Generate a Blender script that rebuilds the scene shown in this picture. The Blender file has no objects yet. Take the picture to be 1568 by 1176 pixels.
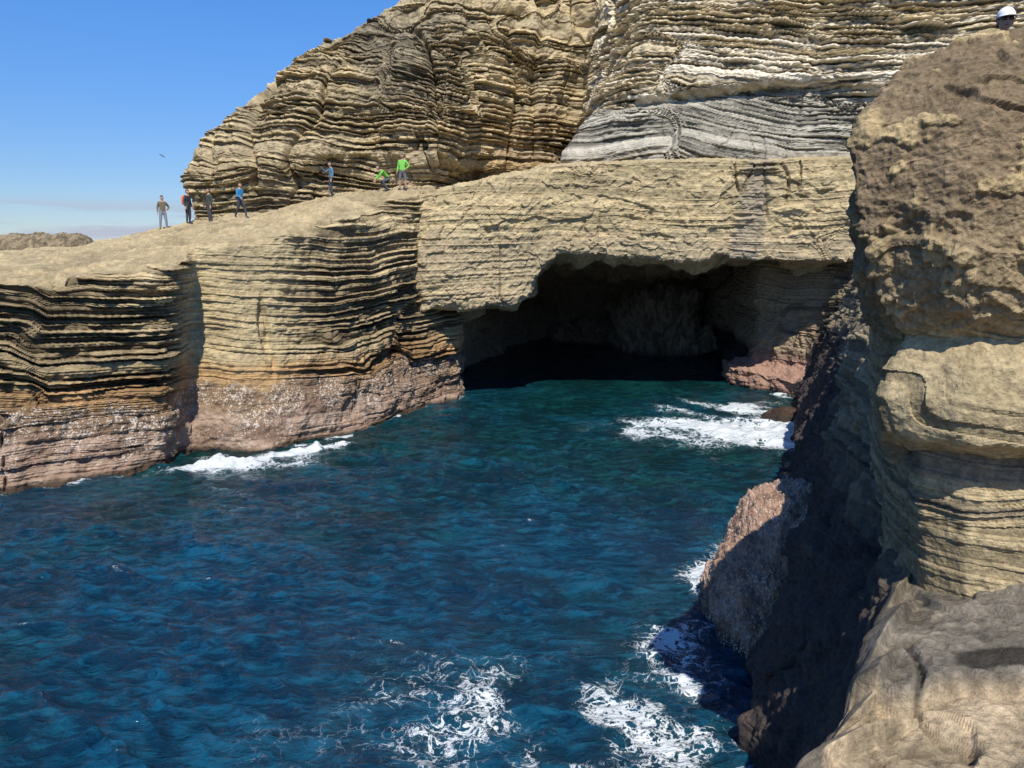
import bpy, math, random, time
import numpy as np
from mathutils import Vector, Matrix
scene=bpy.context.scene
# ---------------------------------------------------------------- noise
def _h(ix,iy,iz,seed):
    n=(ix*374761393+iy*668265263+iz*1274126177+seed*974634777)&0xFFFFFFFF
    n=((n^(n>>13))*1274126177)&0xFFFFFFFF
    n=n^(n>>16)
    return (n&0xFFFFFF).astype(np.float32)*(2.0/0xFFFFFF)-1
def vn(x,y,z,seed=0):
    x,y,z=np.broadcast_arrays(x,y,z)
    fx=np.floor(x);fy=np.floor(y);fz=np.floor(z)
    tx=(x-fx);ty=(y-fy);tz=(z-fz)
    ix=fx.astype(np.int64);iy=fy.astype(np.int64);iz=fz.astype(np.int64)
    tx=tx*tx*(3-2*tx);ty=ty*ty*(3-2*ty);tz=tz*tz*(3-2*tz)
    def l(a,b,t): return a+(b-a)*t
    c=[_h(ix+i,iy+j,iz+k,seed) for k in (0,1) for j in (0,1) for i in (0,1)]
    return l(l(l(c[0],c[1],tx),l(c[2],c[3],tx),ty),l(l(c[4],c[5],tx),l(c[6],c[7],tx),ty),tz)
def fbm(x,y,z,f,o=3,seed=0,g=.5):
    s=0;a=1;tot=0
    for k in range(o):
        xr=(x*.8+y*.6)*f;yr=(-x*.6+y*.8)*f;zr=z*f
        s=s+a*vn(xr+k*7.3,yr+k*3.1,zr+k*5.7,seed+k);tot+=a
        x,y,z=x*.86+z*.5,y,z*.86-x*.5
        a*=g;f*=2.07
    return s/tot*1.4
def sst(a,b,x):
    t=np.clip((x-a)/(b-a),0,1);return t*t*(3-2*t)
def mix(a,b,t):
    a=np.asarray(a,dtype=np.float32);b=np.asarray(b,dtype=np.float32)
    return a+(b-a)*np.asarray(t)[...,None]
# ---------------------------------------------------------------- strata tables
rng=np.random.RandomState(23)
th=[];hd=[]
while sum(th)<110:
    if rng.rand()<.34:
        th.append(rng.uniform(.35,.85));hd.append(rng.uniform(.6,.95))
    else:
        n=rng.randint(3,9)
        for k in range(n):
            th.append(rng.uniform(.06,.22));hd.append(rng.uniform(.55,1) if k%2 else rng.uniform(0,.45))
edges=np.cumsum([0]+th)-8
NL=len(edges)
hard=np.array(hd+[.5]);tone=rng.rand(NL)
def layers(h):
    i=np.clip(np.searchsorted(edges,h)-1,0,NL-2)
    f=(h-edges[i])/(edges[i+1]-edges[i])
    return i,np.clip(f,0,1)
def lamina(h):
    i,f=layers(h*4.1+4)
    return tone[i]
def strata(x,y,h,sc=1.0,seed=0):
    i,f=layers(h*sc)
    k=i*3.37+seed
    d=hard[i]*.66+.30*vn(x*.33*sc,y*.33*sc,k,3)+.22*vn(x*1.3*sc,y*1.3*sc,k,5)+.12*vn(x*4*sc,y*4*sc,k,6)
    d=d-.12*np.abs(2*f-1)**4+.10*(lamina(h*sc)-.5)
    return d,i
# ---------------------------------------------------------------- lofting
def resample(pl,n,kz):
    pl=np.array(pl,float);d=np.diff(pl,axis=0)
    w=np.sqrt(d[:,2]**2+(kz**2)*(d[:,0]**2+d[:,1]**2))
    c=np.concatenate([[0],np.cumsum(w)]);t=np.linspace(0,c[-1],n)
    return np.stack([np.interp(t,c,pl[:,k]) for k in range(3)],1),c[-1]
def box(P,r,ax):
    if r<1:return P
    P=np.moveaxis(P,ax,0)
    for _ in range(2):
        Q=np.concatenate([np.repeat(P[:1],r,0),P,np.repeat(P[-1:],r,0)],0)
        c=np.cumsum(np.concatenate([np.zeros_like(Q[:1]),Q],0),0)
        P=(c[2*r+1:]-c[:-(2*r+1)])/(2*r+1)
    return np.moveaxis(P,0,ax)
def loft(cols,du,dv,sm=.25,kz=.5,wt=None):
    M=len(cols)
    L=max(resample(c,4,kz)[1] for c in cols)
    nv=int(L/dv)
    C=np.array([resample(c,nv,kz)[0] for c in cols])
    k=int(nv*.7)
    seg=np.sqrt(((C[1:,:k]-C[:-1,:k])**2).sum(-1)).mean(1)
    w=np.ones(M-1) if wt is None else np.array(wt,float)
    cum=np.concatenate([[0],np.cumsum(seg*w)])
    nu=int(cum[-1]/du)
    cu=np.interp(np.linspace(0,cum[-1],nu),cum,np.arange(M))
    i=np.clip(np.floor(cu).astype(int),0,M-2);t=(cu-i)[:,None,None]
    P=C[i]*(1-t)+C[i+1]*t
    P=box(P,int(sm/du),0);P=box(P,int(sm*.5/dv),1)
    return P,cu[:,None]*np.ones((1,nv))
def normals(P):
    a=np.gradient(P,axis=0);b=np.gradient(P,axis=1)
    n=np.cross(a,b);l=np.sqrt((n**2).sum(-1,keepdims=True))+1e-9
    return n/l
def grid_obj(name,P,col,mat,attrs=None,smooth=False):
    nu,nv=P.shape[:2]
    me=bpy.data.meshes.new(name)
    me.vertices.add(nu*nv);me.vertices.foreach_set('co',P.reshape(-1).astype(np.float32))
    a=np.arange(nu*nv).reshape(nu,nv)
    q=np.stack([a[:-1,:-1],a[1:,:-1],a[1:,1:],a[:-1,1:]],-1).reshape(-1)
    nf=len(q)//4
    me.loops.add(nf*4);me.loops.foreach_set('vertex_index',q.astype(np.int32))
    me.polygons.add(nf);me.polygons.foreach_set('loop_start',(np.arange(nf)*4).astype(np.int32))
    me.polygons.foreach_set('use_smooth',np.full(nf,smooth))
    me.update(calc_edges=True)
    if col is not None:
        ca=me.color_attributes.new('Col','FLOAT_COLOR','POINT')
        ca.data.foreach_set('color',col.reshape(-1).astype(np.float32))
    for k,v in (attrs or {}).items():
        at=me.attributes.new(k,'FLOAT','POINT');at.data.foreach_set('value',v.reshape(-1).astype(np.float32))
    me.materials.append(mat)
    ob=bpy.data.objects.new(name,me);scene.collection.objects.link(ob)
    return ob
# ---------------------------------------------------------------- node helpers
def newmat(name):
    m=bpy.data.materials.new(name);m.use_nodes=True
    nt=m.node_tree;b=nt.nodes['Principled BSDF'];return m,nt,b
def N(nt,t,**k):
    n=nt.nodes.new(t)
    for a,v in k.items():setattr(n,a,v)
    return n
def mth(nt,op,a,b=None,c=None,clamp=False):
    n=N(nt,'ShaderNodeMath',operation=op,use_clamp=clamp)
    for i,v in enumerate((a,b,c)):
        if v is None:continue
        if isinstance(v,(int,float)):n.inputs[i].default_value=v
        else:nt.links.new(v,n.inputs[i])
    return n.outputs[0]
def noise(nt,vec,sc,det=5,rough=.6):
    n=N(nt,'ShaderNodeTexNoise');n.inputs['Scale'].default_value=sc;n.inputs['Detail'].default_value=det
    n.inputs['Roughness'].default_value=rough;nt.links.new(vec,n.inputs['Vector']);return n
def mrange(nt,v,a,b,c,d,smooth=True):
    n=N(nt,'ShaderNodeMapRange');n.interpolation_type='SMOOTHSTEP' if smooth else 'LINEAR'
    nt.links.new(v,n.inputs[0])
    for i,x in enumerate((a,b,c,d)):
        if isinstance(x,(int,float)):n.inputs[i+1].default_value=x
        else:nt.links.new(x,n.inputs[i+1])
    return n.outputs[0]
def rockmat(name,sc,bumpd,grain,barn=9):
    m,nt,b=newmat(name)
    geo=N(nt,'ShaderNodeNewGeometry');pos=geo.outputs['Position']
    at=N(nt,'ShaderNodeVertexColor');at.layer_name='Col'
    n1=noise(nt,pos,sc,5,.72)
    f=mrange(nt,n1.outputs[0],.3,.7,1-grain,1+grain,False)
    mul=N(nt,'ShaderNodeVectorMath',operation='SCALE');nt.links.new(at.outputs['Color'],mul.inputs[0]);nt.links.new(f,mul.inputs['Scale'])
    vo=N(nt,'ShaderNodeTexVoronoi');vo.inputs['Scale'].default_value=barn;nt.links.new(pos,vo.inputs['Vector'])
    sp=mth(nt,'LESS_THAN',vo.outputs['Distance'],mth(nt,'MULTIPLY',at.outputs['Alpha'],mrange(nt,n1.outputs[0],.35,.65,.2,.6)))
    mx=N(nt,'ShaderNodeMixRGB');nt.links.new(sp,mx.inputs[0]);nt.links.new(mul.outputs[0],mx.inputs[1]);mx.inputs[2].default_value=(.55,.49,.41,1)
    nt.links.new(mx.outputs[0],b.inputs['Base Color'])
    b.inputs['Roughness'].default_value=.92;b.inputs['Specular IOR Level'].default_value=.2
    bp=N(nt,'ShaderNodeBump');bp.inputs['Strength'].default_value=1;bp.inputs['Distance'].default_value=bumpd
    nt.links.new(n1.outputs[0],bp.inputs['Height']);nt.links.new(bp.outputs[0],b.inputs['Normal'])
    return m
M_far=rockmat('tuff_rock_far',4.5,.07,.28,13)
M_near=rockmat('tuff_rock_near',14,.035,.42,19)
# ---------------------------------------------------------------- displacement common
def displace(P,amp,rough,joint,warpA=.35,sc=1.0,seed=0,top=.7,hf=.04,dip=0,pin=1.0,cbk=1.0,und=.16):
    n=normals(P)
    x,y,z=P[...,0],P[...,1],P[...,2]
    steep=np.sqrt(n[...,0]**2+n[...,1]**2)
    nh=n.copy();nh[...,2]*=.15
    h=z+dip*x+warpA*fbm(x,y,z*.35,.07,2,seed+40)+und*fbm(x,y,z*.8,.32,2,seed+41)/sc**.5+.035*fbm(x,y,z,1.3,2,seed+42)
    cb=sst(.25,.4,fbm(x,y,z*1.8,.16,2,seed+43))
    h=h+cbk*cb*.13*(x*.9+y*.4)
    d,i=strata(x,y,h,sc,seed)
    st=sst(.25,.7,steep)
    lens=.45+.75*sst(-.35,.4,fbm(x,y,z*1.4,.3,2,seed+44))
    amp=amp*(1+(lens-1)*pin)
    jn=fbm(x,y,z*.25,.42,3,seed+50)
    sparse=sst(.0,.45,fbm(x,y,z,.2,2,seed+51))
    crack=(np.exp(-(jn/.02)**2))*sparse
    big=fbm(x,y,z,.28,3,seed+60)
    mid=fbm(x,y,z,1.1,4,seed+70)
    fine=fbm(x,y,z,5.0,3,seed+80)
    D=rough*(.75*big+.38*mid)+hf*fine-joint*crack*st
    Q=P+n*D[...,None]+nh*((d-.5)*amp*st)[...,None]
    e=edges[i]/sc;hh=h-e
    Q[...,2]-= (1-st)*top*hh*(n[...,2]>0)
    return Q,dict(h=h,d=d,i=i,steep=steep,st=st,crack=crack,big=big,mid=mid,fine=fine,n=n)
def tide(Q,c,alpha,wl=1.0,patch=1.0):
    x,y,z=Q[...,0],Q[...,1],Q[...,2]
    w=.5*fbm(x,y,z,.5,4,91);zz=(z+w)/wl
    c=mix(c,c*np.array([.95,.73,.58]),sst(3.8,2.9,zz)*.85)
    c=mix(c,[.20,.145,.11],sst(2.6,2.0,zz)*.78)
    pm=.5+.9*fbm(x,y,z,.9,4,97)
    alpha=np.maximum(alpha,sst(2.8,2.2,zz)*sst(.7,1.4,zz)*np.clip(pm+.5,.1,1.4))
    pk=mix([.30,.205,.165],[.43,.34,.285],fbm(x,y,z,1.4,4,95)*.7+.5)
    pk=mix(pk,[.18,.125,.10],sst(-.2,.5,fbm(x,y,z*2,.8,4,96)))
    c=mix(c,pk,sst(1.6,1.0,zz)*.88*patch)
    alpha=np.maximum(alpha,.85*sst(1.4,1.0,zz)*sst(.15,.5,zz)*np.clip(pm+.25,0,1))
    c=mix(c,[.05,.035,.025],sst(.25,.03,z+.25*w)*.9)
    return c,alpha
WARM=np.array([1.05,.985,.85])
def pack(c,a):return np.concatenate([np.clip(c*WARM,.01,.9),np.clip(a,0,1)[...,None]],-1)
def basecol(I,A,B,dark=.5,lam=.16):
    t=tone[I['i']]
    c=mix(A,B,t)
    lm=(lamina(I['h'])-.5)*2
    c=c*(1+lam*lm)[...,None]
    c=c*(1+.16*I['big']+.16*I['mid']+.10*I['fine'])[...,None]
    k=sst(.4,.1,I['d'])*I['st']  # recessed soft beds darkened in colour: weathered tone plus painted recess shade
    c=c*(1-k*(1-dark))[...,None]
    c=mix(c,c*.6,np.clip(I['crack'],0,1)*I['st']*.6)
    return c
# ================================================================= A: headland
A=[
 [(-40,16,-2),(-40,16.4,0),(-40.3,16.8,3),(-41,18,6.2),(-42,30,6.9),(-45,52,7.3),(-48,62,4)],
 [(-25,20.2,-2),(-25,20.7,0),(-25.1,21,3),(-25.3,21.5,6.6),(-27,32,7.1),(-32,46,7.45),(-35,60,4)],
 [(-16.7,23.9,-2),(-16.8,24.3,0),(-16.9,24.9,2),(-16.9,24.8,6.9),(-18.6,32,7.4),(-24,45,8.1),(-26,56,4)],
 [(-13.5,26.0,-2),(-13.6,26.5,0),(-13.8,27.1,2),(-13.8,27.0,7.0),(-16,34,8.0),(-19.6,43,8.9),(-22,54,6)],
 [(-12.7,27.2,-2),(-12.8,27.7,0),(-12.6,27.9,2),(-11.9,27.8,7.2),(-13.9,36,8.7),(-17.8,43,9.2),(-20,54,8)],
 [(-12.7,29.3,-2),(-12.8,29.7,0),(-12.7,30,2),(-12.2,30.0,7.9),(-13.2,37,9.1),(-16,44,9.6),(-18,54,9)],
 [(-10.6,29.0,-2),(-10.6,29.4,0),(-10.8,29.9,2),(-10.9,30.3,8.1),(-12.0,38,9.3),(-13.8,45,9.9),(-14,54,10)],
 [(-9.2,29.7,-2),(-9.3,30.1,0),(-9.4,30.6,2),(-9.3,31.3,8.5),(-10.6,38.5,9.7),(-11.5,46,10.4),(-12,54,10.5)],
 [(-6.8,32.0,-2),(-7.0,32.4,0),(-7.2,32.8,2),(-7.2,33.6,9.1),(-8.6,39,10.3),(-9,47,11.0),(-9,54,11)],
 [(-5.0,36.7,-2),(-5.2,37.0,0),(-5.1,37.2,3),(-4.6,38.2,10.1),(-5.3,41,10.9),(-6,49,11.4),(-6,54,11.4)],
 [(-2.6,40.4,-2),(-2.8,40.7,0),(-2.9,41.0,3),(-2.7,41.8,10.0),(-2.4,44,10.8),(-2,50,11.2),(-2,54,11.2)],
 [(-2.9,50.0,-2),(-3,50,0),(-2.6,50.2,4),(-2.6,50,8),(-3,51,10),(-3.4,52,10.4),(-4,54,10.4)],
 [(0,61.5,-2),(0,61.5,0),(0,61.5,4),(0,61.5,8),(-2,61,10),(-3,61,10.4),(-4,61,10.4)],
 [(5,71,-2),(5,71,0),(4,71,4),(3,71,8),(-2,71,10),(-3,71,10.4),(-4,71,10.4)],
]
P,cu=loft(A,.06,.043,sm=.3,wt=[.4,.8,1,1,1,1,1,1,1,1,1,.6,.5])
z=P[...,2]
amp=np.interp(cu,[0,4.1,4.5,5,6.5,7,7.5,8.5,10,13],[.78,.78,.35,.12,.10,.18,.42,.58,.6,.5])
amp=amp*np.interp(z,[-2,.5,1.6,2.6],[.3,.45,.7,1])
rough=np.interp(cu,[0,4,5,6.5,7.5,13],[.30,.28,.24,.24,.35,.6])+np.interp(z,[0,1.5,3],[.20,.18,0])
Q,I=displace(P,amp,rough,np.interp(cu,[0,5,7,13],[.35,.3,.3,.4]),seed=1,warpA=.6,pin=.6,cbk=.7,sc=1.2,und=.18)
x,y=P[...,0],P[...,1]
Q+=I['n']*(sst(2.6,1.6,z)*(.07*fbm(x,y,z,3.5,3,88)))[...,None]
rg=np.interp(cu,[0,4,5,7,7.6,13],[1,1,0,0,1,1])
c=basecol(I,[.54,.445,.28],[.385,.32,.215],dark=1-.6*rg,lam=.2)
sm_=mix([.52,.435,.275],[.425,.36,.235],lamina(I['h']*.5))*(1+.16*I['mid']+.14*I['big']+.08*I['fine'])[...,None]
c=mix(c,sm_,(1-rg)*.85*I['st'])
c=mix(c,c*np.array([.60,.58,.57]),rg*I['st']*sst(-.2,.5,fbm(Q[...,0],Q[...,1],Q[...,2],.35,3,77)+.2))
c=mix(c,np.array([.35,.295,.195])*(1+.45*I['mid'][...,None]+.2*I['fine'][...,None]),(1-I['st'])*.85)
c,a=tide(Q,c,np.zeros_like(z))
inside=sst(10.0,10.4,cu)
c=mix(c,[.45,.36,.26],inside*.85);a=a*(1-inside)
grid_obj('headland_cliff',Q,pack(c,a),M_far)
# ================================================================= B: arch lintel / cave roof
def bc(x,y,zb,zt,xi=None):
    xi=x if xi is None else xi
    pre=[(xi,71,-2),(xi,70,2.5),(xi,64,min(5.6,zb+.3)),(x,54,min(zb+.1,7.0)),(x,46,min(zb+.1,7.2))]
    return pre+[(x,y+.5,zb-.03),(x,y+.05,zb),(x,y-.02,zb+.1),(x,y-.2,zb+(zt-zb)*.5),(x,y,zt-.15),(x,y+.4,zt),(x,y+4,zt+.3),(x,y+9,zt+.4)]
B=[bc(-4.9,38.5,4.65,10.2),bc(-4.3,38.2,4.65,10.4),bc(-2.1,38.5,4.65,11.0),bc(.2,39.1,4.9,11.5),bc(.95,39.3,5.4,11.6),bc(1.5,39.6,6.7,11.9),
   bc(2.1,39.8,7.35,12.0),bc(6.1,40,7.45,12.2),bc(10.8,39.8,7.5,12.3),bc(14.1,39.5,7.5,12.3),bc(17.1,38.9,7.3,12.3),bc(24,37,7,12.2)]
P,cu=loft(B,.06,.045,sm=.08,kz=.6)
x,y,z=P[...,0],P[...,1],P[...,2]
amp=np.interp(cu,[0,4,6,11],[.15,.13,.09,.09])
stain=np.exp(-((x-11.9-.15*(z-9))/.95)**2)*(y<42)
amp=amp+.35*sst(.3,.8,stain)
deep=sst(40.6,43,y)*(z<9)
Q,I=displace(P,amp,.16+.9*deep,.25,seed=2,warpA=.8,hf=.06)
face=(y<42)*(z<11.9)
Q[...,1]+=-.18*fbm(x,y*0,z*1.2,.35,3,140)*face+.14*sst(.1,.14,fbm(x,y*0,z*2.2,.3,3,141))*face*(z<11.7)*(z>8.2)-.07*np.round(2.4*fbm(x,y*0,z*1.3,.55,4,142))*face
Q[...,2]+=deep*.35*np.round(2.5*fbm(x,y,z*0,.22,3,145))
lip=np.exp(-((z-np.interp(cu,[0,3,5,6,11],[4.7,4.9,7,7.4,7.3]))/.45)**2)*(y<42)
Q[...,2]+=lip*(.16*fbm(x,y*0,z*0,.8,4,123)+.16*np.round(1.6*fbm(x,y*0,z*0,.4,2,124)))
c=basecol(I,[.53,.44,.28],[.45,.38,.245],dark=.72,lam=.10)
c=mix(c,[.30,.27,.225],sst(.35,.8,stain+.25*I['mid'])*.75)
c=mix(c,[.39,.33,.215],(1-I['st'])*.7*(z>8))
c=mix(c,[.42,.36,.29],sst(9,8.2,z+.3*I['mid'])*.3*(y<42))
c=mix(c,[.45,.36,.26],deep*.92)
c=mix(c,[.44,.33,.26],deep*sst(3.0,2.4,z)*.6);c=mix(c,[.3,.24,.19],deep*sst(.8,.4,z))
grid_obj('rock_arch',Q,pack(c,np.zeros_like(z)),M_far)
# ================================================================= C: upper cliff
C=[
 [(-20,62,7),(-20,62,12),(-18,62,14),(-16,64,14),(-14,70,14)],
 [(-20.2,50,7.5),(-20.3,50,10.2),(-20.9,50,12.2),(-20.3,50.4,13.3),(-19.2,51,14.9),(-17,60,14)],
 [(-17.5,47.5,8),(-17.6,47.8,10.8),(-18.0,47.6,12.2),(-17.2,48.5,14.5),(-16.8,50,16.9),(-16,54,17.3),(-15,60,17)],
 [(-14.5,46.4,8.5),(-14.6,47.0,11.3),(-14.8,46.4,12.6),(-14.3,47.6,16),(-14.1,50,18.8),(-13.5,54,19.2),(-13,60,19)],
 [(-11.5,46.2,9),(-11.5,46.8,11.8),(-11.5,46.1,13),(-11.5,47.6,17.5),(-11.7,50.5,20.6),(-11.3,54,21),(-11,60,21)],
 [(-8.6,47.6,9.5),(-8.5,47.6,12),(-8.5,46.9,13.5),(-8.4,48.2,18.5),(-8.5,50.5,21.8),(-8,54,22.3),(-8,60,22)],
 [(-6.2,46.6,9.8),(-6,46.5,12),(-6,45.9,14),(-5.8,47.2,19),(-5.5,49.6,22.6),(-5,53,24),(-5,60,25)],
 [(-4.6,46.6,9.8),(-4.5,46.8,11.8),(-4.1,45.4,13.2),(-3.9,45.4,14.6),(-3.3,47,19.5),(-3,49.2,23.8),(-2,53,26),(-2,60,27)],
 [(-3.4,51.5,9.8),(-3.2,51.5,12),(-2.6,48.5,13.3),(-1.8,48.0,15),(-1.2,49.2,20),(-.8,51,25),(0,54,28),(0,60,30)],
 [(-1,49.8,9.8),(-.8,49.4,12.5),(-.4,49.2,15),(.4,50.2,20),(.8,52,26),(1.5,55,29),(1.5,60,30)],
 [(1.3,49.9,9.8),(1.6,49.6,15),(2,50.2,20),(2.3,52.5,26),(3,56,30),(3,60,31)],
 [(3.6,51.4,9.8),(4.0,51.2,15),(4.6,51.2,20),(5,52,26),(6,56,30),(6,60,31)],
 [(2.2,43.4,10.5),(2.6,43.4,12.8),(2.7,43.8,13.2),(3.6,44.0,14.4),(4.5,44.6,15.3),(4.7,45.1,15.6),(4.5,44.4,16.1),(5.3,46.0,17),(5.8,47.4,20),(6.4,49.4,25),(7,52,29),(8,58,31)],
 [(6.2,42.5,11),(6.3,42.2,13),(6.5,42.6,13.5),(6.6,42.9,15.0),(6.7,43.7,15.3),(6.7,42.7,15.8),(6.7,43.6,17),(6.9,44.3,20),(7.6,46.4,25),(8,50,29),(9,56,31)],
 [(9.2,42.0,11),(9.2,42,12.8),(9.3,42.5,14.2),(9.3,42.3,15.2),(9.3,43.2,15.5),(9.4,42.0,16.1),(9.5,42.8,17),(9.6,43.2,20),(10,45.2,25),(10,49,29),(11,56,31)],
 [(13.4,41.6,11),(13.5,41.4,13),(13.5,42.1,14),(13.6,42,15.6),(13.6,42.6,15.9),(13.7,41.3,16.4),(13.8,42,17.2),(14,42.6,20),(14.6,44.6,25),(15,48,29),(16,56,31)],
 [(18,40,11),(18.2,40.0,13.5),(18.4,40.6,15.0),(18.5,41,15.3),(18.6,39.6,15.9),(18.8,40.3,17),(19,41,20),(20,43.4,25),(21,47,29),(22,55,31)],
 [(27,38,11),(27,38.5,16),(28,39.5,20),(29,41,25),(30,46,29),(31,55,31)],
 [(40,33,11),(40,33.5,16),(41,35,20),(42,37,25),(43,42,29),(44,50,31)],
]
P,cu=loft(C,.07,.048,sm=.3,kz=.6,wt=[.3]+[1]*16+[.3])
x,y,z=P[...,0],P[...,1],P[...,2]
right=sst(11.2,11.9,cu)
top_g=np.interp(x,[2,6.5,9.3,13.6,18.5,24],[15.5,15.2,15.5,15.95,15.4,15.4])
bz=z-top_g+.25*fbm(x,y,z*.4,.3,3,160)
grayband=right*sst(.25,-.05,bz)
amp=.85*(1-right)+right*(.75*sst(-.1,.4,bz)+.42)
Q,I=displace(P,amp,.75-.35*right-.15*grayband,.45*(1-right)+.10*right,seed=4,warpA=1.3,hf=.08-.05*grayband,sc=1.05,dip=.05,und=.26)
bt=fbm(x,y,z*.22,.26,2,150)
Q=Q-I['n']*((1-right)*.6*np.exp(-(bt/.06)**2)*sst(10,12,z))[...,None]
x,y,z=Q[...,0],Q[...,1],Q[...,2]
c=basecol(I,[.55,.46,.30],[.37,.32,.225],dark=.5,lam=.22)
gn=fbm(x,y,z,.16,2,31)
c=mix(c,c*np.array([.60,.62,.68]),sst(-.1,.4,gn)*(1-right)*.85)
c=mix(c,np.array([.44,.31,.165]),sst(-3.2,-1,x)*sst(5,3,x)*sst(17,14,z+gn)*sst(.3,.7,tone[I['i']])*.7)
i2,f2=layers((I['h']+.12*gn)*1.7)
gc=mix([.22,.22,.21],[.56,.545,.50],tone[i2]**1.3)*(1+.10*I['mid']+.08*I['fine'])[...,None]
gc=gc*(1-.5*sst(.4,.1,I['d'])*I['st'])[...,None]  # recess shade painted into the gray beds too
c=mix(c,gc,grayband*.92)
wh=mix([.76,.72,.63],[.60,.52,.37],sst(.45,.8,tone[I['i']]));wh=mix(wh,[.31,.28,.23],sst(.72,.88,lamina(I['h']*.5+3))*.75)
wh=wh*(1-.5*sst(.4,.1,I['d'])*I['st'])[...,None]*(1+.15*I['mid']+.1*I['fine'])[...,None]  # pale beds get the same painted darkening in recesses
c=mix(c,wh,right*sst(0,.3,bz)*.95)
c=mix(c,[.56,.46,.29],right*sst(20,23,z+2*gn)*.35)
grid_obj('layered_cliff',Q,pack(c,np.zeros_like(z)),M_far)
# ================================================================= D: right shore (far -> near)
D=[
 [(15,71,-2),(15,71,3),(15,71,9),(18,71,9)],
 [(15.5,55,-2),(15.5,55,3),(15.2,55,9),(18,55,9.2)],
 [(12.6,47,-2),(13,47,1.0),(14.4,47,1.3),(14.6,47,4),(14.4,47,9),(18,47,9.4)],
 [(12.3,44.2,-2),(12.6,44.3,1.0),(14.0,44.8,1.35),(14.3,45.1,4),(14.2,45.3,9),(18,46,9.4)],
 [(15.0,40.1,-2),(15.2,40.3,.9),(16.2,41.2,1.5),(16.8,41.5,4),(17,41.8,9),(20,43,9.4)],
 [(14.0,37.6,-2),(14.4,37.8,1.2),(15.6,38.5,2.5),(16.8,39.0,5),(17.6,39.3,8),(22,40,8.6)],
 [(13.0,34.5,-2),(13.5,34.6,1.5),(14.6,35,4),(15.9,35.3,7),(17.4,35.6,8),(24,36,8.5)],
 [(11.2,29.5,-2),(11.9,29.8,2),(13,30,5),(14.0,30.3,7.2),(15.5,30.6,7.8),(24,31,8.4)],
 [(8.0,23.2,-2),(9.1,23.6,2),(10.2,24,4.5),(11.2,24.3,6.7),(12.5,24.6,7.4),(24,24,8.2)],
 [(5.4,17.6,-2),(6.9,17.9,2.2),(7.6,18.1,4.4),(8.3,18.3,6.4),(9.6,18.5,7.2),(22,18,8.2)],
 [(4.5,14.2,-2),(5.5,14.3,2),(5.9,14.4,4),(6.3,14.5,5.8),(7.0,14.6,7.0),(20,13,8)],
 [(3.6,11.5,-2),(4.3,11.3,2),(4.8,11.3,3.5),(5.3,11.4,5.2),(5.9,11.7,6.6),(7.4,12,7.4),(18,10,8)],
 [(3.4,10.2,-2),(4.0,9.8,1.5),(4.35,9.5,3),(4.6,9.3,4.1),(5.0,9.2,4.5),(8,9.2,4.9),(17,8.5,7)],
 [(3.3,9.2,-2),(3.8,8.5,2),(4.0,7.9,4.1),(4.15,7.7,4.55),(7.5,8,4.9),(16,7,6.5)],
 [(2.9,8.2,-2),(3.2,7.2,2),(3.3,6.6,4.45),(3.42,6.5,4.68),(7.2,7,4.95),(15,6.2,6)],
 [(2.7,7.6,-2),(2.8,6.4,2),(2.7,5.6,4.5),(2.82,5.5,4.72),(7,6.2,4.9),(14,5.6,5.6)],
 [(2.1,6.4,-2),(2.0,5.4,2),(2.05,4.98,4.55),(2.2,4.88,4.75),(6,5,4.85),(12,4.6,5.3)],
 [(1.6,5.2,-2),(1.75,4.6,2),(1.85,4.3,4.6),(2.05,4.2,4.8),(6,4,4.95),(12,3.5,5.4)],
 [(1.0,2.4,-2),(1.2,2.5,2),(1.4,2.4,4.8),(1.8,2.3,5.1),(5,1.6,5.4),(11,1,5.8)],
 [(-1.2,1.4,-2),(-1,1.3,2),(-.8,1.1,5.6),(-.4,.8,6.0),(4,-.6,6.3),(10,-2,6.5)],
 [(-8,-4,-2),(-8,-4,4),(-7.6,-4.2,6),(-7,-4.4,6.4),(0,-7,6.8),(8,-9,7)],
]
P,cu=loft(D,.028,.018,sm=.10,kz=.6,wt=[.12,.2,.3,.3,.3,.3,.35,.4,.5,.6,.7,.9,1,1,1,1,1,1,.6,.2])
y=P[...,1];z=P[...,2]
near=sst(8.4,7.4,y)
lo=near*sst(4.35,4.6,z)
amp=np.interp(cu,[0,3,8,11,13,20],[.5,.45,.3,.25,.22,.22])*np.interp(z,[0,2.5,5],[.2,.5,1])*(1-lo)
Q,I=displace(P,amp,.50-.45*near,(.2-.15*near)*(1-lo),seed=6,hf=(.07-.04*near)*(1-.9*lo),top=.0)
x,y,z=Q[...,0],Q[...,1],Q[...,2]
rid=np.abs(fbm(x,y,z,.9,4,301))
lump=.30*(rid-.3)+vn(x*3.2,y*3.2,z*3.2,5)*.05+vn(x*8,y*8,z*8,8)*.035
Q+=I['n']*(lump*(1-near)*sst(6.5,4.5,z))[...,None]
plat=(1-I['st'])*near
s1=fbm(x,y,0*x,.45,3,310);s2=fbm(x,y,0*x,.9,3,311);cr=fbm(x,y,0*x,.6,3,312)
ck=np.exp(-(cr/.03)**2)*sst(-.1,.2,fbm(x,y,0*x,.5,2,313))
grit=fbm(x,y,0*x,12,3,314);g2=fbm(x,y,0*x,3.2,4,316)
st2=sst(5.44,5.35,y+.3*fbm(x,y,0*x,.9,3,315)-.12*(x-2.5))
lo2=near*sst(4.0,4.5,z)
Q[...,2]-=lo2*.20*st2+plat*(.08*sst(.0,.07,s1)+.08*sst(-.38,-.30,s1)+.05*sst(.2,.27,s2)+.08*ck-.045*g2-.014*grit)
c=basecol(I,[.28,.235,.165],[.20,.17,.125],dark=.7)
pc=mix([.18,.165,.145],[.38,.315,.23],sst(-.3,.5,.6*fbm(x,y,0*x,.8,4,61)+.9*st2-.35))
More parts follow.
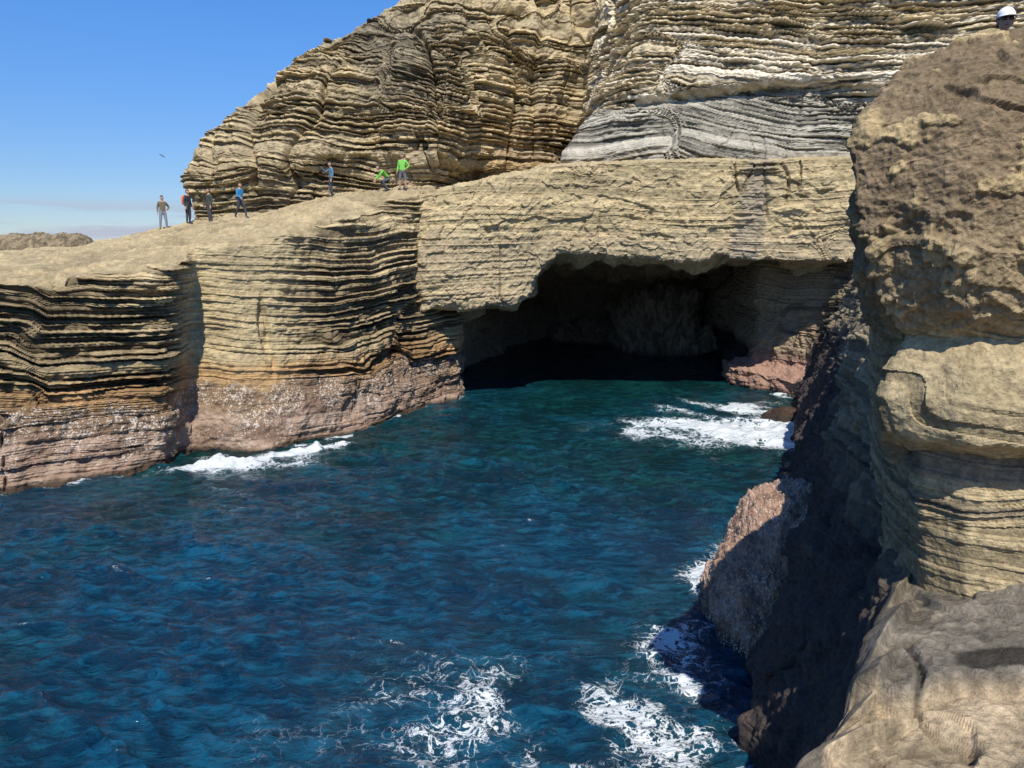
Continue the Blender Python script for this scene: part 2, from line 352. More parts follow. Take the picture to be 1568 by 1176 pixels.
pc=pc*(1+.25*fbm(x,y,0*x,7,3,62)+.35*g2+.22*grit)[...,None]
pc=mix(pc,[.05,.045,.04],sst(1,.75,np.sqrt(((x-4.2)/.62)**2+((y-5.95)/.2)**2)+.4*g2))
pc=mix(pc,pc*.5,np.clip(ck,0,1))
c=mix(c,pc,np.maximum(plat,lo))
wet_shade=sst(5.6,4.0,z+.8*I['big'])  # shaded wall: its shade is put into the rock colour as wet near-black
c=mix(c,[.038,.032,.040],wet_shade*.9*(1-np.maximum(plat,lo)))
c=mix(c,[.12,.09,.075],wet_shade*(1-plat)*(1-lo)*sst(.35,.7,fbm(x,y,z,1.6,4,65))*.7)
a=.4*sst(3.4,2,z)*sst(.2,.6,z)*np.clip(fbm(x,y,z,1.1,3,64)+.35,0,1)
pink=sst(39,40.5,y)*sst(48,46,y)*sst(2.2,1.6,z)
c=mix(c,[.38,.25,.21],pink*.9)
c=mix(c,[.03,.025,.025],sst(.35,.05,z)*.9)
inside=sst(40.5,42,y)*sst(1.6,2.4,z);c=mix(c,[.40,.32,.235],inside*.85)
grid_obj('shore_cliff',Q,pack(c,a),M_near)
# ================================================================= E: foreground crag
E=[
 [(8,14,4),(7.6,13.5,6.4),(7.4,13.2,7.2),(8,13,7.5),(9,12,7.5)],
 [(5.3,10.8,4),(5.1,10.8,6),(4.85,10.5,7.5),(4.8,10.4,8.3),(5.1,10.4,8.6),(6,10,8.5)],
 [(4.6,9.0,4.0),(4.45,9.0,5.6),(4.2,8.8,6.8),(4.08,8.8,7.6),(4.0,8.8,8.4),(4.2,8.8,8.8),(4.8,9.1,8.8),(5.4,9.4,8.7)],
 [(4.3,7.6,4.2),(4.2,7.6,5.4),(4.1,7.6,6.0),(3.66,7.45,6.22),(3.55,7.4,6.55),(3.66,7.5,6.8),(3.95,7.65,7.12),(3.6,7.5,7.5),(3.3,7.42,7.9),(3.14,7.4,8.5),(3.14,7.5,9.0),(3.36,7.65,9.3),(3.85,8.0,9.75),(4.5,8.3,9.75),(5,8.9,8.75),(5.4,9.4,8.7)],
 [(4.55,7.2,4.2),(4.5,7.25,5.4),(4.45,7.35,6.0),(4.2,6.95,6.2),(4.15,6.9,6.55),(4.2,7.05,6.9),(4.35,7.25,7.15),(4.1,6.95,7.5),(3.95,6.85,8.0),(3.9,6.85,8.5),(3.95,7.0,9.1),(4.15,7.4,9.65),(4.5,7.8,10.0),(4.9,8.2,9.9),(5.2,8.7,8.8),(5.6,9.4,8.7)],
 [(5.4,6.9,4.2),(5.35,6.95,5.4),(5.3,7.05,6.0),(5.2,6.6,6.2),(5.2,6.55,6.55),(5.2,6.75,6.9),(5.3,6.9,7.2),(5.2,6.7,7.6),(5.15,6.6,8.5),(5.2,6.8,9.2),(5.3,7.2,9.75),(5.5,7.8,10.05),(5.6,8.2,9.9),(5.8,8.7,8.8),(6.1,9.4,8.7)],
 [(6.6,6.5,4.3),(6.6,6.6,6.0),(6.6,6.2,6.4),(6.6,6.4,7.2),(6.6,6.3,8.2),(6.5,6.8,8.9),(6.5,7.6,9.1),(6.5,8.3,8.8),(6.6,8.8,8.6),(6.8,9.4,8.5)],
 [(8,6.2,4.3),(8,6.3,6.05),(8,6,6.4),(8,6.2,7.2),(8,6.3,7.6),(8,7.6,7.8),(8,8.3,7.8),(8,9.4,7.8)],
 [(13,6,4.3),(13,6,6.4),(13,6.4,7.2),(13,7,7.5),(13,8,7.6),(13,9.4,7.6)],
]
P,cu=loft(E,.013,.0115,sm=.06,kz=.8,wt=[.15,.4,.8,1,1,.7,.35,.12])
x,y,z=P[...,0],P[...,1],P[...,2]
knob=sst(7.15,7.45,z+.2*fbm(x,y,z,1,2,14))
amp=.10*(1-knob)+.03*knob
Q,I=displace(P,amp,.10+.05*knob,.05,seed=8,sc=1.6,warpA=.2,hf=.018,top=.3,cbk=.5)
x,y,z=Q[...,0],Q[...,1],Q[...,2]
p1=fbm(x,y,z,2.2,5,33);p2=fbm(x,y,z,7,4,35,.6);p3=fbm(x,y,z,22,2,36)
cl=fbm(x,y,z,3.4,4,16)
clm=sst(.25,.42,cl)*knob
und=fbm(x,y,z*2.4,.8,3,37)
Q=Q+I['n']*((.06*p1+.03*p2+.012*p3)*(.45+.55*knob)+.035*clm-.04*sst(.45,.6,p1)*knob-.06*sst(.05,.16,und)*knob+.04*sst(-.3,-.25,und)*knob)[...,None]
c=basecol(I,[.46,.385,.25],[.36,.305,.205],dark=.75,lam=.12)
kc=mix([.18,.14,.095],[.265,.205,.14],sst(-.5,.5,fbm(x,y,z,.9,4,15)))
kc=mix(kc,[.46,.37,.22],clm*.8)
kc=mix(kc,[.38,.31,.20],sst(8.5,7.7,z+.35*cl)*.5)
c=mix(c,kc,knob)
c=mix(c,[.22,.19,.16],sst(6.02,5.95,z)*sst(5.68,5.75,z)*.75)
c=mix(c,[.19,.17,.145],sst(5.52,5.48,z)*sst(5.36,5.40,z)*.6)
c=c*(1+.16*p2+.12*p3)[...,None]
side=sst(-.55,-.85,I['n'][...,0]);c=mix(c,c*.5,side*.7)  # left-facing rock darkened in colour, shade painted by facing direction
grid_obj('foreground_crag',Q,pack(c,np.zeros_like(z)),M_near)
# ================================================================= mounds
def mound(name,cx,cy,ax,ay,H,px,py,col,alpha,res=260,ns=.12,pw=2.4,mat=None,wet_shade=True):
    r=np.linspace(0,1,res)[None,:];t=np.linspace(0,2*math.pi,res*2)[:,None]
    X=cx+ax*r*np.cos(t)+px*(1-r**2);Y=cy+ay*r*np.sin(t)+py*(1-r**2)
    Z=H*np.clip(1-r**pw,0,1)**.5+0*t-.25
    P=np.stack([X,Y,Z],-1)
    n=P-np.array([cx,cy,-H*.5]);n/=np.sqrt((n**2).sum(-1,keepdims=True))
    w=fbm(X,Y,Z,.9,3,200)*ns*2.2+fbm(X,Y,Z,3.2,4,201)*ns+fbm(X,Y,Z,10,3,203,.7)*ns*.5
    Q=P+n*w[...,None]
    c=mix(col,np.array(col)*.5,sst(-.3,.5,fbm(X,Y,Z,3.2,4,202)))
    c=mix(c,[.035,.03,.03],sst(.35,.1,Q[...,2])*.8)
    grid_obj(name,Q,pack(c,alpha*np.clip(fbm(X,Y,Z,1.5,3,204)+.7,0,1)),mat or M_near)
mound('barnacled_outcrop',6.2,15.7,1.85,2.9,2.9,.35,.8,[.37,.25,.20],.8,380,.15)
mound('wave_washed_rock',13.2,35.6,1.6,1.0,.7,0,0,[.09,.06,.05],.1,120,.07)
mound('cave_ledge',11.5,60,3.4,4,4.3,0,0,[.40,.32,.24],0,180,.6,5,M_far)
mound('cave_ledge',6.5,65,2.6,3,1.8,0,0,[.38,.29,.22],0,150,.45,4,M_far)
mound('offshore_rock',-37.5,63,5.2,4,8.95,0,0,[.30,.25,.18],0,200,.14,7,M_far)
# ================================================================= sea
def axis(lo,hi,st,far,g=1.12):
    a=list(np.arange(lo,hi,st));s=st;v=a[-1]
    while v<far:
        s*=g;v+=s;a.append(v)
    b=[];s=st;v=a[0]
    while v>-far:
        s*=g;v-=s;b.append(v)
    return np.array(b[::-1]+a)
xs=axis(-21,16.5,.065,6000)
ys=axis(9,26,.05,6000,1.018)
ys=np.concatenate([ys[ys<26],np.arange(26,46,.075),46+np.cumsum(.075*1.06**np.arange(1,150))])
X,Y=np.meshgrid(xs,ys,indexing='ij');X=X.astype(np.float32);Y=Y.astype(np.float32);X0,Y0=X.copy(),Y.copy()
rs=np.random.RandomState(8)
Z=np.zeros_like(X);DX=np.zeros_like(X);DY=np.zeros_like(X)
R0=np.sqrt(X0**2+Y0**2)
wv=[vn(X0*.2+k*9,Y0*.2,k*1.7,9)*1.1 for k in range(5)]
for k in range(72):
    lam=.25*(11**(rs.rand()**1.1))
    ang=math.radians(64)+rs.normal()*.55
    kk=2*math.pi/lam;am=.056/kk*(.5 if lam>1.4 else (1.0 if lam>.6 else 1.1))
    fade=1/(1+(R0/(130*lam))**4)
    ph=kk*(X0*math.cos(ang)+Y0*math.sin(ang))+rs.rand()*6.28+wv[k%5]
    s_=np.sin(ph)
    Z+=am*fade*s_;co_=np.cos(ph)*am*fade;DX+=math.cos(ang)*co_;DY+=math.sin(ang)*co_
gust=.85+.6*fbm(X0,Y0,0*X0,.3,2,17)
calm=1-.45*sst(30,48,Y0)
zs=Z/(Z[(Y0>10)&(Y0<35)&(abs(X0)<15)].std())
Z*=gust*calm;X+=DX*gust*calm*1.2;Y+=DY*gust*calm*1.2
def g(cx,cy,sx,sy,rot=0):
    c_,s_=math.cos(rot),math.sin(rot);dx=X0-cx;dy=Y0-cy
    return np.exp(-((dx*c_+dy*s_)/sx)**2-((-dx*s_+dy*c_)/sy)**2)
f=np.zeros_like(X)
f+=.40*g(2.2,11.0,1.8,1.2)+.36*g(3.6,14.6,.7,1.6)+.22*g(.4,12.8,2.8,1.2,-.2)+.34*g(3.2,12.6,.9,2)+.12*g(-2,12,3,1)
f+=.95*g(9.6,33.0,3.6,2.4)+.8*g(10.5,38.2,2.6,2.2)+.5*g(6.5,33,2.5,2)
f+=1.5*g(-9.9,28.2,2.0,.6,.45)+1.0*g(-7.8,29.9,1.2,.35,.6)+.9*g(-11.6,28.2,.9,.7)+.5*g(-9.5,27.3,2.4,.8,.3)
shore=np.array([(-25,20.3),(-16.8,24.1),(-13.6,26.3),(-12.7,27.5),(-12.7,29.4),(-10.6,29.2),(-9.2,29.9),(-7,32.1),(-5.2,36.8),(-2.8,40.5)])
shr=np.array([(3.3,10.8),(4.2,13.2),(4.2,15.5),(4.5,17.4),(5.4,18.2),(8.4,23.3),(11.6,29.6),(13.4,34.5),(14.6,37.7),(15.2,40.2),(12.5,44)])
def dseg(pts):
    best=np.full(X.shape,1e9)
    for p,q in zip(pts[:-1],pts[1:]):
        d=q-p;t=np.clip(((X0-p[0])*d[0]+(Y0-p[1])*d[1])/(d@d),0,1)
        best=np.minimum(best,np.hypot(X0-p[0]-t*d[0],Y0-p[1]-t*d[1]))
    return best
f+=.85*np.exp(-(dseg(shore)/.28)**2)*sst(-.2,.6,fbm(X0,Y0,0*X0,.5,2,44)+.2)
f+=.62*np.exp(-(dseg(shr)/.65)**2)*sst(-.2,.6,fbm(X0,Y0,0*X0,.5,2,45)+.2)
f+=.31*sst(1.2,2.8,zs)*sst(-.3,.5,fbm(X0,Y0,0*X0,.25,2,46))*(Y0<34)
f+=.14*sst(17,11,Y0)*sst(-7,0,X0)
f*=.6+1.1*fbm(X0,Y0,0*X0,.9,3,47)
fb=fbm(X0,Y0,0*X0,.7,4,52)
f=np.maximum(f,(1.15+.7*fb)*g(12.0,33.2,1.6,3.2,-.35));f=np.maximum(f,(.72+.6*fb)*g(9.5,33.2,3.6,2.5))
f=np.clip(f,0,1.5)
Z+=.28*np.clip(f-.7,0,1)*(1+fbm(X0,Y0,0*X0,2.5,3,48))
m,nt,b=newmat('sea_water')
geo=N(nt,'ShaderNodeNewGeometry');pos=geo.outputs['Position']
at=N(nt,'ShaderNodeAttribute');at.attribute_name='foam'
ad=N(nt,'ShaderNodeAttribute');ad.attribute_name='shade'
n1=noise(nt,pos,2.2,5,.62);n1.inputs['Distortion'].default_value=.7
n2=noise(nt,pos,5.5,4,.6)
def ridge(o,k):return mth(nt,'MULTIPLY',mth(nt,'ABSOLUTE',mth(nt,'SUBTRACT',o,.5)),k)
edge=mth(nt,'MINIMUM',ridge(n1.outputs[0],1.6),mth(nt,'ADD',ridge(n2.outputs[0],2.0),.02))
thr=mth(nt,'MULTIPLY',mth(nt,'POWER',at.outputs['Fac'],1.4),.30)
fm=mrange(nt,mth(nt,'SUBTRACT',thr,edge),0.0,.05,0,1)
def rip(rot,sx,sy,sc,det,dist):
    mpw=N(nt,'ShaderNodeMapping');mpw.inputs['Rotation'].default_value=(0,0,math.radians(rot));mpw.inputs['Scale'].default_value=(sx,sy,1);nt.links.new(pos,mpw.inputs[0])
    r=noise(nt,mpw.outputs[0],sc,det,.68);r.inputs['Distortion'].default_value=dist;return r.outputs[0]
ra=rip(26,.8,2.0,1.5,5,.6);rb=rip(-14,.8,1.9,2.9,4,.3)
rp=mth(nt,'ADD',mth(nt,'MULTIPLY',ra,.62),mth(nt,'MULTIPLY',rb,.38))
lw=noise(nt,pos,.33,2)
rr=mrange(nt,mth(nt,'ADD',rp,mth(nt,'MULTIPLY',mth(nt,'SUBTRACT',lw.outputs[0],.5),.3)),.43,.63,0,1)
c1=N(nt,'ShaderNodeMixRGB');nt.links.new(ad.outputs['Fac'],c1.inputs[0])
c1.inputs[1].default_value=(.002,.024,.054,1);c1.inputs[2].default_value=(.002,.016,.018,1)
c1b=N(nt,'ShaderNodeMixRGB');nt.links.new(ad.outputs['Fac'],c1b.inputs[0])
c1b.inputs[1].default_value=(.006,.080,.150,1);c1b.inputs[2].default_value=(.005,.056,.054,1)
cw=N(nt,'ShaderNodeMixRGB');nt.links.new(rr,cw.inputs[0]);nt.links.new(c1.outputs[0],cw.inputs[1]);nt.links.new(c1b.outputs[0],cw.inputs[2])  # ripple light and shade painted into water colour as pale and dark streaks
tq=N(nt,'ShaderNodeMixRGB');nt.links.new(mth(nt,'MULTIPLY',at.outputs['Fac'],.4,clamp=True),tq.inputs[0]);nt.links.new(cw.outputs[0],tq.inputs[1]);tq.inputs[2].default_value=(.03,.15,.17,1)
c3=N(nt,'ShaderNodeMixRGB');nt.links.new(fm,c3.inputs[0]);nt.links.new(tq.outputs[0],c3.inputs[1]);c3.inputs[2].default_value=(.70,.74,.75,1)
nt.links.new(c3.outputs[0],b.inputs['Base Color'])
nt.links.new(mrange(nt,fm,0,1,.04,.8),b.inputs['Roughness']);b.inputs['IOR'].default_value=1.34
bp=N(nt,'ShaderNodeBump');bp.inputs['Strength'].default_value=1;bp.inputs['Distance'].default_value=.34
nt.links.new(rp,bp.inputs['Height']);nt.links.new(bp.outputs[0],b.inputs['Normal'])
shade=np.clip(.05+sst(15,32,Y0)*.75+.5*sst(4,10,X0-(Y0-15)*.35)+.35*fbm(X0,Y0,0*X0,.2,2,49)-.10*zs*calm,0,1)  # also lightens crests in colour, imitating light through thin water
grid_obj('sea',np.stack([X,Y,Z],-1),None,m,{'foam':f,'shade':shade},smooth=True)
# ================================================================= people
def simple(name,col,rough=.8):
    m,nt,b=newmat(name)
    geo=N(nt,'ShaderNodeTexCoord');n=noise(nt,geo.outputs['Object'],14,3)
    mx=N(nt,'ShaderNodeMixRGB');nt.links.new(n.outputs[0],mx.inputs[0])
    mx.inputs[1].default_value=(*[v*.75 for v in col],1);mx.inputs[2].default_value=(*[min(1,v*1.2) for v in col],1)
    nt.links.new(mx.outputs[0],b.inputs['Base Color']);b.inputs['Roughness'].default_value=rough
    bp=N(nt,'ShaderNodeBump');bp.inputs['Distance'].default_value=.02;bp.inputs['Strength'].default_value=.5
    nt.links.new(n.outputs[0],bp.inputs['Height']);nt.links.new(bp.outputs[0],b.inputs['Normal'])
    return m
SK=simple('skin',(.5,.3,.21),.6)
def skinned(verts,edg,rad,levels=2):
    me=bpy.data.meshes.new('tmp');me.from_pydata(verts,edg,[]);ob=bpy.data.objects.new('tmp',me);scene.collection.objects.link(ob)
    sm=ob.modifiers.new('s','SKIN')
    for i,r in enumerate(rad):
        me.skin_vertices[0].data[i].radius=r if isinstance(r,tuple) else (r,r)
    me.skin_vertices[0].data[0].use_root=True
    ss=ob.modifiers.new('u','SUBSURF');ss.levels=levels;ss.render_levels=levels
    bpy.context.view_layer.update()
    dg=bpy.context.evaluated_depsgraph_get();e=ob.evaluated_get(dg);m2=e.to_mesh()
    V=[v.co.copy() for v in m2.vertices];F=[tuple(p.vertices) for p in m2.polygons]
    e.to_mesh_clear();bpy.data.objects.remove(ob);bpy.data.meshes.remove(me)
    return V,F
def sphere(c,r,nu=20,nvv=14,fn=None,keep=None):
    V=[];F=[]
    for j in range(nvv+1):
        ph=math.pi*j/nvv
        for i in range(nu):
            t=2*math.pi*i/nu
            d=Vector((math.sin(ph)*math.cos(t),math.sin(ph)*math.sin(t),math.cos(ph)))
            p=Vector((d.x*r[0],d.y*r[1],d.z*r[2]))
            if fn:p=fn(p,d)
            V.append((p+Vector(c),d))
    for j in range(nvv):
        for i in range(nu):
            q=(j*nu+i,(j+1)*nu+i,(j+1)*nu+(i+1)%nu,j*nu+(i+1)%nu)
            if keep is None or all(keep(V[k][1]) for k in q):F.append(q)
    return [v[0] for v in V],F
def person(name,loc,yaw,jacket,pants,hair=(.05,.03,.02),shoes=(.05,.045,.04),pose='stand',pack=None,cap=None,short=False,scale=1.0):
    J=dict(pel=(0,0,.95),spi=(0,0,1.12),che=(0,0,1.31),nb=(0,0,1.45),nt=(0,-.01,1.54),
      sL=(.165,0,1.41),eL=(.23,.03,1.14),wL=(.25,-.06,.90),sR=(-.165,0,1.41),eR=(-.23,.03,1.14),wR=(-.25,-.06,.90),
      hL=(.09,0,.90),kL=(.10,-.02,.49),aL=(.10,.03,.09),tL=(.12,-.15,.035),
      hR=(-.09,0,.90),kR=(-.10,-.02,.49),aR=(-.10,.03,.09),tR=(-.12,-.15,.035))
    if pose=='walk':
        J.update(kL=(.1,-.2,.5),aL=(.1,-.27,.09),tL=(.12,-.44,.04),kR=(-.1,.08,.49),aR=(-.1,.33,.12),tR=(-.11,.17,.035),
           eL=(.22,.14,1.15),wL=(.22,.12,.92),eR=(-.22,-.06,1.15),wR=(-.2,-.26,1.02),pel=(0,0,.92),hL=(.09,0,.87),hR=(-.09,0,.87))
    if pose=='reach':
        J.update(eR=(-.25,-.2,1.28),wR=(-.18,-.38,1.42),kL=(.11,-.06,.49))
    if pose=='hips':
        J.update(eL=(.34,.06,1.18),wL=(.19,-.07,1.02),aL=(.16,.03,.09),tL=(.2,-.14,.035),kL=(.14,-.02,.49),aR=(-.16,.03,.09),tR=(-.2,-.14,.035),kR=(-.14,-.02,.49))
    if pose=='bend':
        J.update(pel=(0,.18,.62),spi=(0,.06,.76),che=(0,-.1,.9),nb=(0,-.2,.99),nt=(0,-.26,1.05),
          sL=(.165,-.16,.95),eL=(.2,-.34,.74),wL=(.16,-.48,.55),sR=(-.165,-.16,.95),eR=(-.21,-.32,.74),wR=(-.18,-.46,.55),
          hL=(.09,.16,.58),hR=(-.09,.16,.58),kL=(.14,-.16,.47),kR=(-.13,-.2,.44),aL=(.13,.06,.09),aR=(-.12,.1,.1),tL=(.15,-.12,.035),tR=(-.14,-.08,.035))
    R=dict(pel=(.15,.11),spi=(.14,.105),che=(.165,.115),nb=.075,nt=.052,sL=.075,eL=.052,wL=.034,sR=.075,eR=.052,wR=.034,
       hL=.1,kL=.068,aL=.045,tL=.04,hR=.1,kR=.068,aR=.045,tR=.04)
    names=list(J);B=[('pel','spi','j'),('spi','che','j'),('che','nb','j'),('nb','nt','s'),
       ('che','sL','j'),('sL','eL','j'),('eL','wL','j'),('che','sR','j'),('sR','eR','j'),('eR','wR','j'),
       ('pel','hL','p'),('hL','kL','p'),('kL','aL','p' if not short else 's'),('aL','tL','f'),('pel','hR','p'),('hR','kR','p'),('kR','aR','p' if not short else 's'),('aR','tR','f')]
    V,F=skinned([J[n] for n in names],[(names.index(a),names.index(b_)) for a,b_,_ in B],[R[n] for n in names])
    mats=[simple(name+'_jacket',jacket),simple(name+'_trousers',pants),SK,simple(name+'_hair',hair),simple(name+'_shoes',shoes),
          simple(name+'_detail',(.02,.02,.02),.4),simple(name+'_lips',(.35,.12,.1)),simple(name+'_pack',pack or (.9,.9,.9)),simple(name+'_eyewhite',(.8,.8,.8))]
    key={'j':0,'p':1,'s':2,'f':4}
    allV=[];allF=[];allM=[]
    def add(V,F,mi):
        o=len(allV);allV.extend(V)
        for k,f_ in enumerate(F):
            allF.append(tuple(i+o for i in f_));allM.append(mi[k] if isinstance(mi,list) else mi)
    segs=[(Vector(J[a]),Vector(J[b_]),key[t]) for a,b_,t in B]
    ml=[]
    for f_ in F:
        c=sum((V[i] for i in f_),Vector())/len(f_)
        best=min(segs,key=lambda s:(c-(s[0]+(s[1]-s[0])*max(0,min(1,(c-s[0]).dot(s[1]-s[0])/(s[1]-s[0]).length_squared)))).length)
        mi=best[2]
        if best[0]==Vector(J['pel']) and mi==0 and c.z<J['pel'][2]-.0: mi=0 if c.z>J['pel'][2]-.09 else 1
        ml.append(mi)
    add(V,F,ml)
    for s,w,e in ((1,'wL','eL'),(-1,'wR','eR')):
        W=Vector(J[w]);d=(W-Vector(J[e])).normalized()
        side=Vector((0,-1,0));side=(side-d*side.dot(d)).normalized();nrm=d.cross(side)*s
        vs=[W-d*.01,W+d*.05];es_=[(0,1)];rs_=[(.027,.022),(.036,.018)]
        for k,(o,L) in enumerate(((-.030,.062),(-.010,.078),(.011,.083),(.031,.072))):
            b0=len(vs);base=W+d*.085+side*o
            vs+=[base,base+d*L*.45-nrm*.006,base+d*L*.75-nrm*.02,base+d*L*.95-nrm*.035];rs_+=[.011,.010,.009,.008]
            es_+=[(1,b0),(b0,b0+1),(b0+1,b0+2),(b0+2,b0+3)]
        b0=len(vs);vs+=[W+d*.035+side*.045,W+d*.065+side*.06-nrm*.01,W+d*.09+side*.062-nrm*.02];rs_+=[.013,.011,.009]
        es_+=[(0,b0),(b0,b0+1),(b0+1,b0+2)]
        hv,hf_=skinned([tuple(v) for v in vs],es_,rs_,1);add(hv,hf_,2)
    ntp=Vector(J['nt']);up=(ntp-Vector(J['nb'])).normalized()
    hc=ntp+up*.105+Vector((0,-.015,0))
    def hf(p,d):
        if d.z<0:
            k=1-.32*(-d.z)**1.2;p=Vector((p.x*k,p.y*(k+.05)-.012*(-d.z),p.z))
        if d.y<-.8:
            p.y+=.008
            nz=math.exp(-(d.x/.14)**2)*math.exp(-((d.z+.12)/.2)**2);p.y-=.026*nz
        return p
    hv,hf_=sphere(hc,(.076,.097,.122),32,24,hf);add(hv,hf_,2)
    for s in (1,-1):
        ev,ef=sphere(hc+Vector((s*.03,-.085,.004)),(.014,.009,.008),10,8);add(ev,ef,8)
        ev,ef=sphere(hc+Vector((s*.03,-.092,.004)),(.006,.005,.006),8,6);add(ev,ef,5)
        ev,ef=sphere(hc+Vector((s*.078,.0,-.008)),(.010,.02,.032),10,8);add(ev,ef,2)
        ev,ef=sphere(hc+Vector((s*.03,-.090,.026)),(.018,.006,.004),10,6);add(ev,ef,3)
    ev,ef=sphere(hc+Vector((0,-.083,-.058)),(.024,.008,.007),12,6);add(ev,ef,6)
    hv,hf_=sphere(hc+Vector((0,.008,.012)),(.086,.106,.126),32,20,None,lambda d:(d.z>.42 or d.y>.05) and d.z>-.55);add(hv,hf_,3)
    if cap:
        hv,hf_=sphere(hc+Vector((0,.002,.045)),(.095,.113,.105),32,20,None,lambda d:d.z>-.02);add(hv,hf_,7)
        V2=[];F2=[]
        n=16
        for i in range(n+1):
            t=math.pi*(i/n);cx,sx=math.cos(t),max(0,math.sin(t))
            V2.append(hc+Vector((.093*cx,-.108*sx,.046)))
            V2.append(hc+Vector((.093*cx,-.108*sx,.038)))
            V2.append(hc+Vector((.10*cx,-.108*sx-.085*sx**.7,.02)))
        for i in range(n):
            F2.append((i*3,i*3+3,i*3+5,i*3+2));F2.append((i*3+1,i*3+2,i*3+5,i*3+4))
        add(V2,F2,7)
        for s in (1,-1):
            ev,ef=sphere(hc+Vector((s*.033,-.096,.004)),(.028,.010,.019),12,8);add(ev,ef,5)
            ev,ef=sphere(hc+Vector((s*.074,-.045,.008)),(.004,.055,.005),8,6);add(ev,ef,5)
    if pack:
        cc=Vector(J['che'])+Vector((0,.19,-.07))
        def pf(p,d):
            q=Vector([math.copysign(abs(v)**.55,v) for v in d]);return Vector((q.x*.15,q.y*.10,q.z*.25))
        pv,pf_=sphere(cc,(1,1,1),20,14,pf);add(pv,pf_,7)
        pv,pf_=sphere(cc+Vector((0,.10,-.08)),(1,1,1),14,10,lambda p,d:pf(p,d)*.55);add(pv,pf_,7)
        for s in (1,-1):
            sv,sf=skinned([(s*.1,.14,1.42),(s*.11,.02,1.49),(s*.11,-.125,1.36),(s*.12,-.11,1.2),(s*.13,.1,1.1)],[(0,1),(1,2),(2,3),(3,4)],[(.02,.01)]*5,1);add(sv,sf,5)
    me=bpy.data.meshes.new(name);me.from_pydata([tuple(v) for v in allV],[],allF)
    for m_ in mats:me.materials.append(m_)
    me.polygons.foreach_set('material_index',allM);me.polygons.foreach_set('use_smooth',[True]*len(allF));me.update()
    ob=bpy.data.objects.new(name,me);scene.collection.objects.link(ob)
    ob.scale=(scale,)*3;ob.rotation_euler=(0,0,yaw)
    x,y,z=loc
    hit,p,*_=scene.ray_cast(bpy.context.evaluated_depsgraph_get(),Vector((x,y,z+1.6)),Vector((0,0,-1)))
    ob.location=(x,y,(p.z if hit and abs(p.z-z)<1.5 else z)-.01)
    return ob
bpy.context.view_layer.update()
R_=math.radians
person('hiker',(-18.1,41,8.9),R_(35),(.16,.13,.08),(.22,.25,.30),pose='hips')
person('hiker',(-16.9,41.3,9.0),R_(70),(.04,.045,.06),(.05,.05,.055),pack=(.85,.16,.03))
person('hiker',(-15.5,40.6,9.2),R_(-40),(.05,.065,.05),(.06,.06,.065))
person('hiker',(-13.7,40,9.5),R_(60),(.03,.22,.42),(.05,.055,.065),pose='walk',hair=(.12,.07,.03))
person('hiker',(-9.3,41,10.5),R_(-60),(.10,.19,.28),(.06,.07,.10),pose='reach')
person('hiker',(-6.3,39.6,10.7),R_(-65),(.16,.50,.06),(.08,.09,.1),pose='bend')
person('hiker',(-5.4,39.4,10.8),R_(-10),(.20,.58,.08),(.13,.13,.14),pose='hips',short=True)
person('hiker',(5.34,8.95,8.75),R_(-15),(.12,.2,.35),(.06,.06,.08),cap=True,pack=None,scale=.95)
# ================================================================= bird
def bird():
    V,F=skinned([(0,0,0),(0,.12,.01),(0,-.14,.01),(0,-.2,.02),(.16,.02,.06),(.36,.06,.02),(-.16,.02,.06),(-.36,.06,.02),(0,.22,0)],
       [(0,1),(0,2),(2,3),(0,4),(4,5),(0,6),(6,7),(1,8)],[(.05,.05),(.035,.03),.032,.012,(.012,.05),(.006,.02),(.012,.05),(.006,.02),(.03,.006)],2)
    me=bpy.data.meshes.new('seabird');me.from_pydata([tuple(v) for v in V],[],F);me.materials.append(simple('plumage',(.08,.08,.09)))
    ob=bpy.data.objects.new('seabird',me);scene.collection.objects.link(ob);ob.location=(-48,110,20);ob.rotation_euler=(.2,.35,1.1);ob.scale=(1.3,)*3
bird()
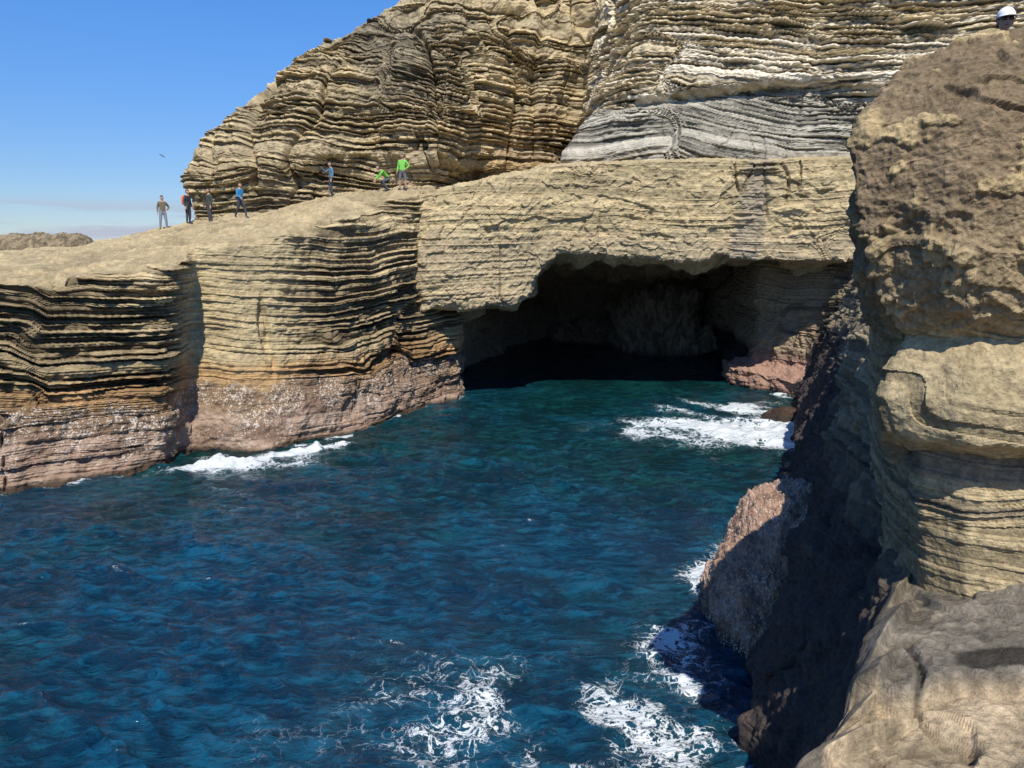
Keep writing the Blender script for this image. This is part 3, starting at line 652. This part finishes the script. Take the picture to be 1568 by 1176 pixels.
# ================================================================= light
el=R_(52);S=Vector((.05,-.998,0)).normalized()*math.cos(el);S.z=math.sin(el)
ld=bpy.data.lights.new('sun','SUN');ld.energy=5.0;ld.angle=R_(.5);ld.color=(1,.95,.86)
lo_=bpy.data.objects.new('sun',ld);scene.collection.objects.link(lo_);lo_.rotation_euler=S.to_track_quat('Z','Y').to_euler()
w=bpy.data.worlds.new('World');scene.world=w;w.use_nodes=True;nt=w.node_tree
bg=nt.nodes['Background'];bg.inputs[1].default_value=.14
sk=N(nt,'ShaderNodeTexSky',sky_type='NISHITA',sun_disc=False,sun_elevation=el,sun_rotation=math.atan2(S.x,S.y),air_density=1.0,dust_density=0,ozone_density=4.0)
tc=N(nt,'ShaderNodeTexCoord');mp=N(nt,'ShaderNodeMapping');mp.inputs['Scale'].default_value=(2.2,2.2,26);nt.links.new(tc.outputs['Generated'],mp.inputs[0])
sp=N(nt,'ShaderNodeSeparateXYZ');nt.links.new(tc.outputs['Generated'],sp.inputs[0])
tcol=N(nt,'ShaderNodeMixRGB');nt.links.new(mrange(nt,sp.outputs[2],0,.34,0,1),tcol.inputs[0]);tcol.inputs[1].default_value=(.46,.55,.74,1);tcol.inputs[2].default_value=(.42,.76,1.14,1)
tint=N(nt,'ShaderNodeMixRGB',blend_type='MULTIPLY');tint.inputs[0].default_value=1;nt.links.new(sk.outputs[0],tint.inputs[1]);nt.links.new(tcol.outputs[0],tint.inputs[2])
cn=noise(nt,mp.outputs[0],2.0,6,.6)
band=mth(nt,'MULTIPLY',mrange(nt,sp.outputs[2],.0,.010,0,1),mrange(nt,sp.outputs[2],.032,.058,1,0))
cm=mth(nt,'MULTIPLY',mrange(nt,cn.outputs[0],.42,.58,0,.85),band)
mx=N(nt,'ShaderNodeMixRGB');nt.links.new(cm,mx.inputs[0]);nt.links.new(tint.outputs[0],mx.inputs[1]);mx.inputs[2].default_value=(3.3,3.6,4.5,1)
nt.links.new(mx.outputs[0],bg.inputs[0])
# ================================================================= camera
cd=bpy.data.cameras.new('camera');co=bpy.data.objects.new('camera',cd);scene.collection.objects.link(co)
cd.sensor_width=36;cd.lens=36*1184/1568;cd.clip_end=20000;cd.clip_start=.1
co.location=(0,0,8);co.rotation_euler=(R_(90-10.2),0,0);scene.camera=co
scene.view_settings.view_transform='Standard';scene.view_settings.look='None';scene.view_settings.exposure=0
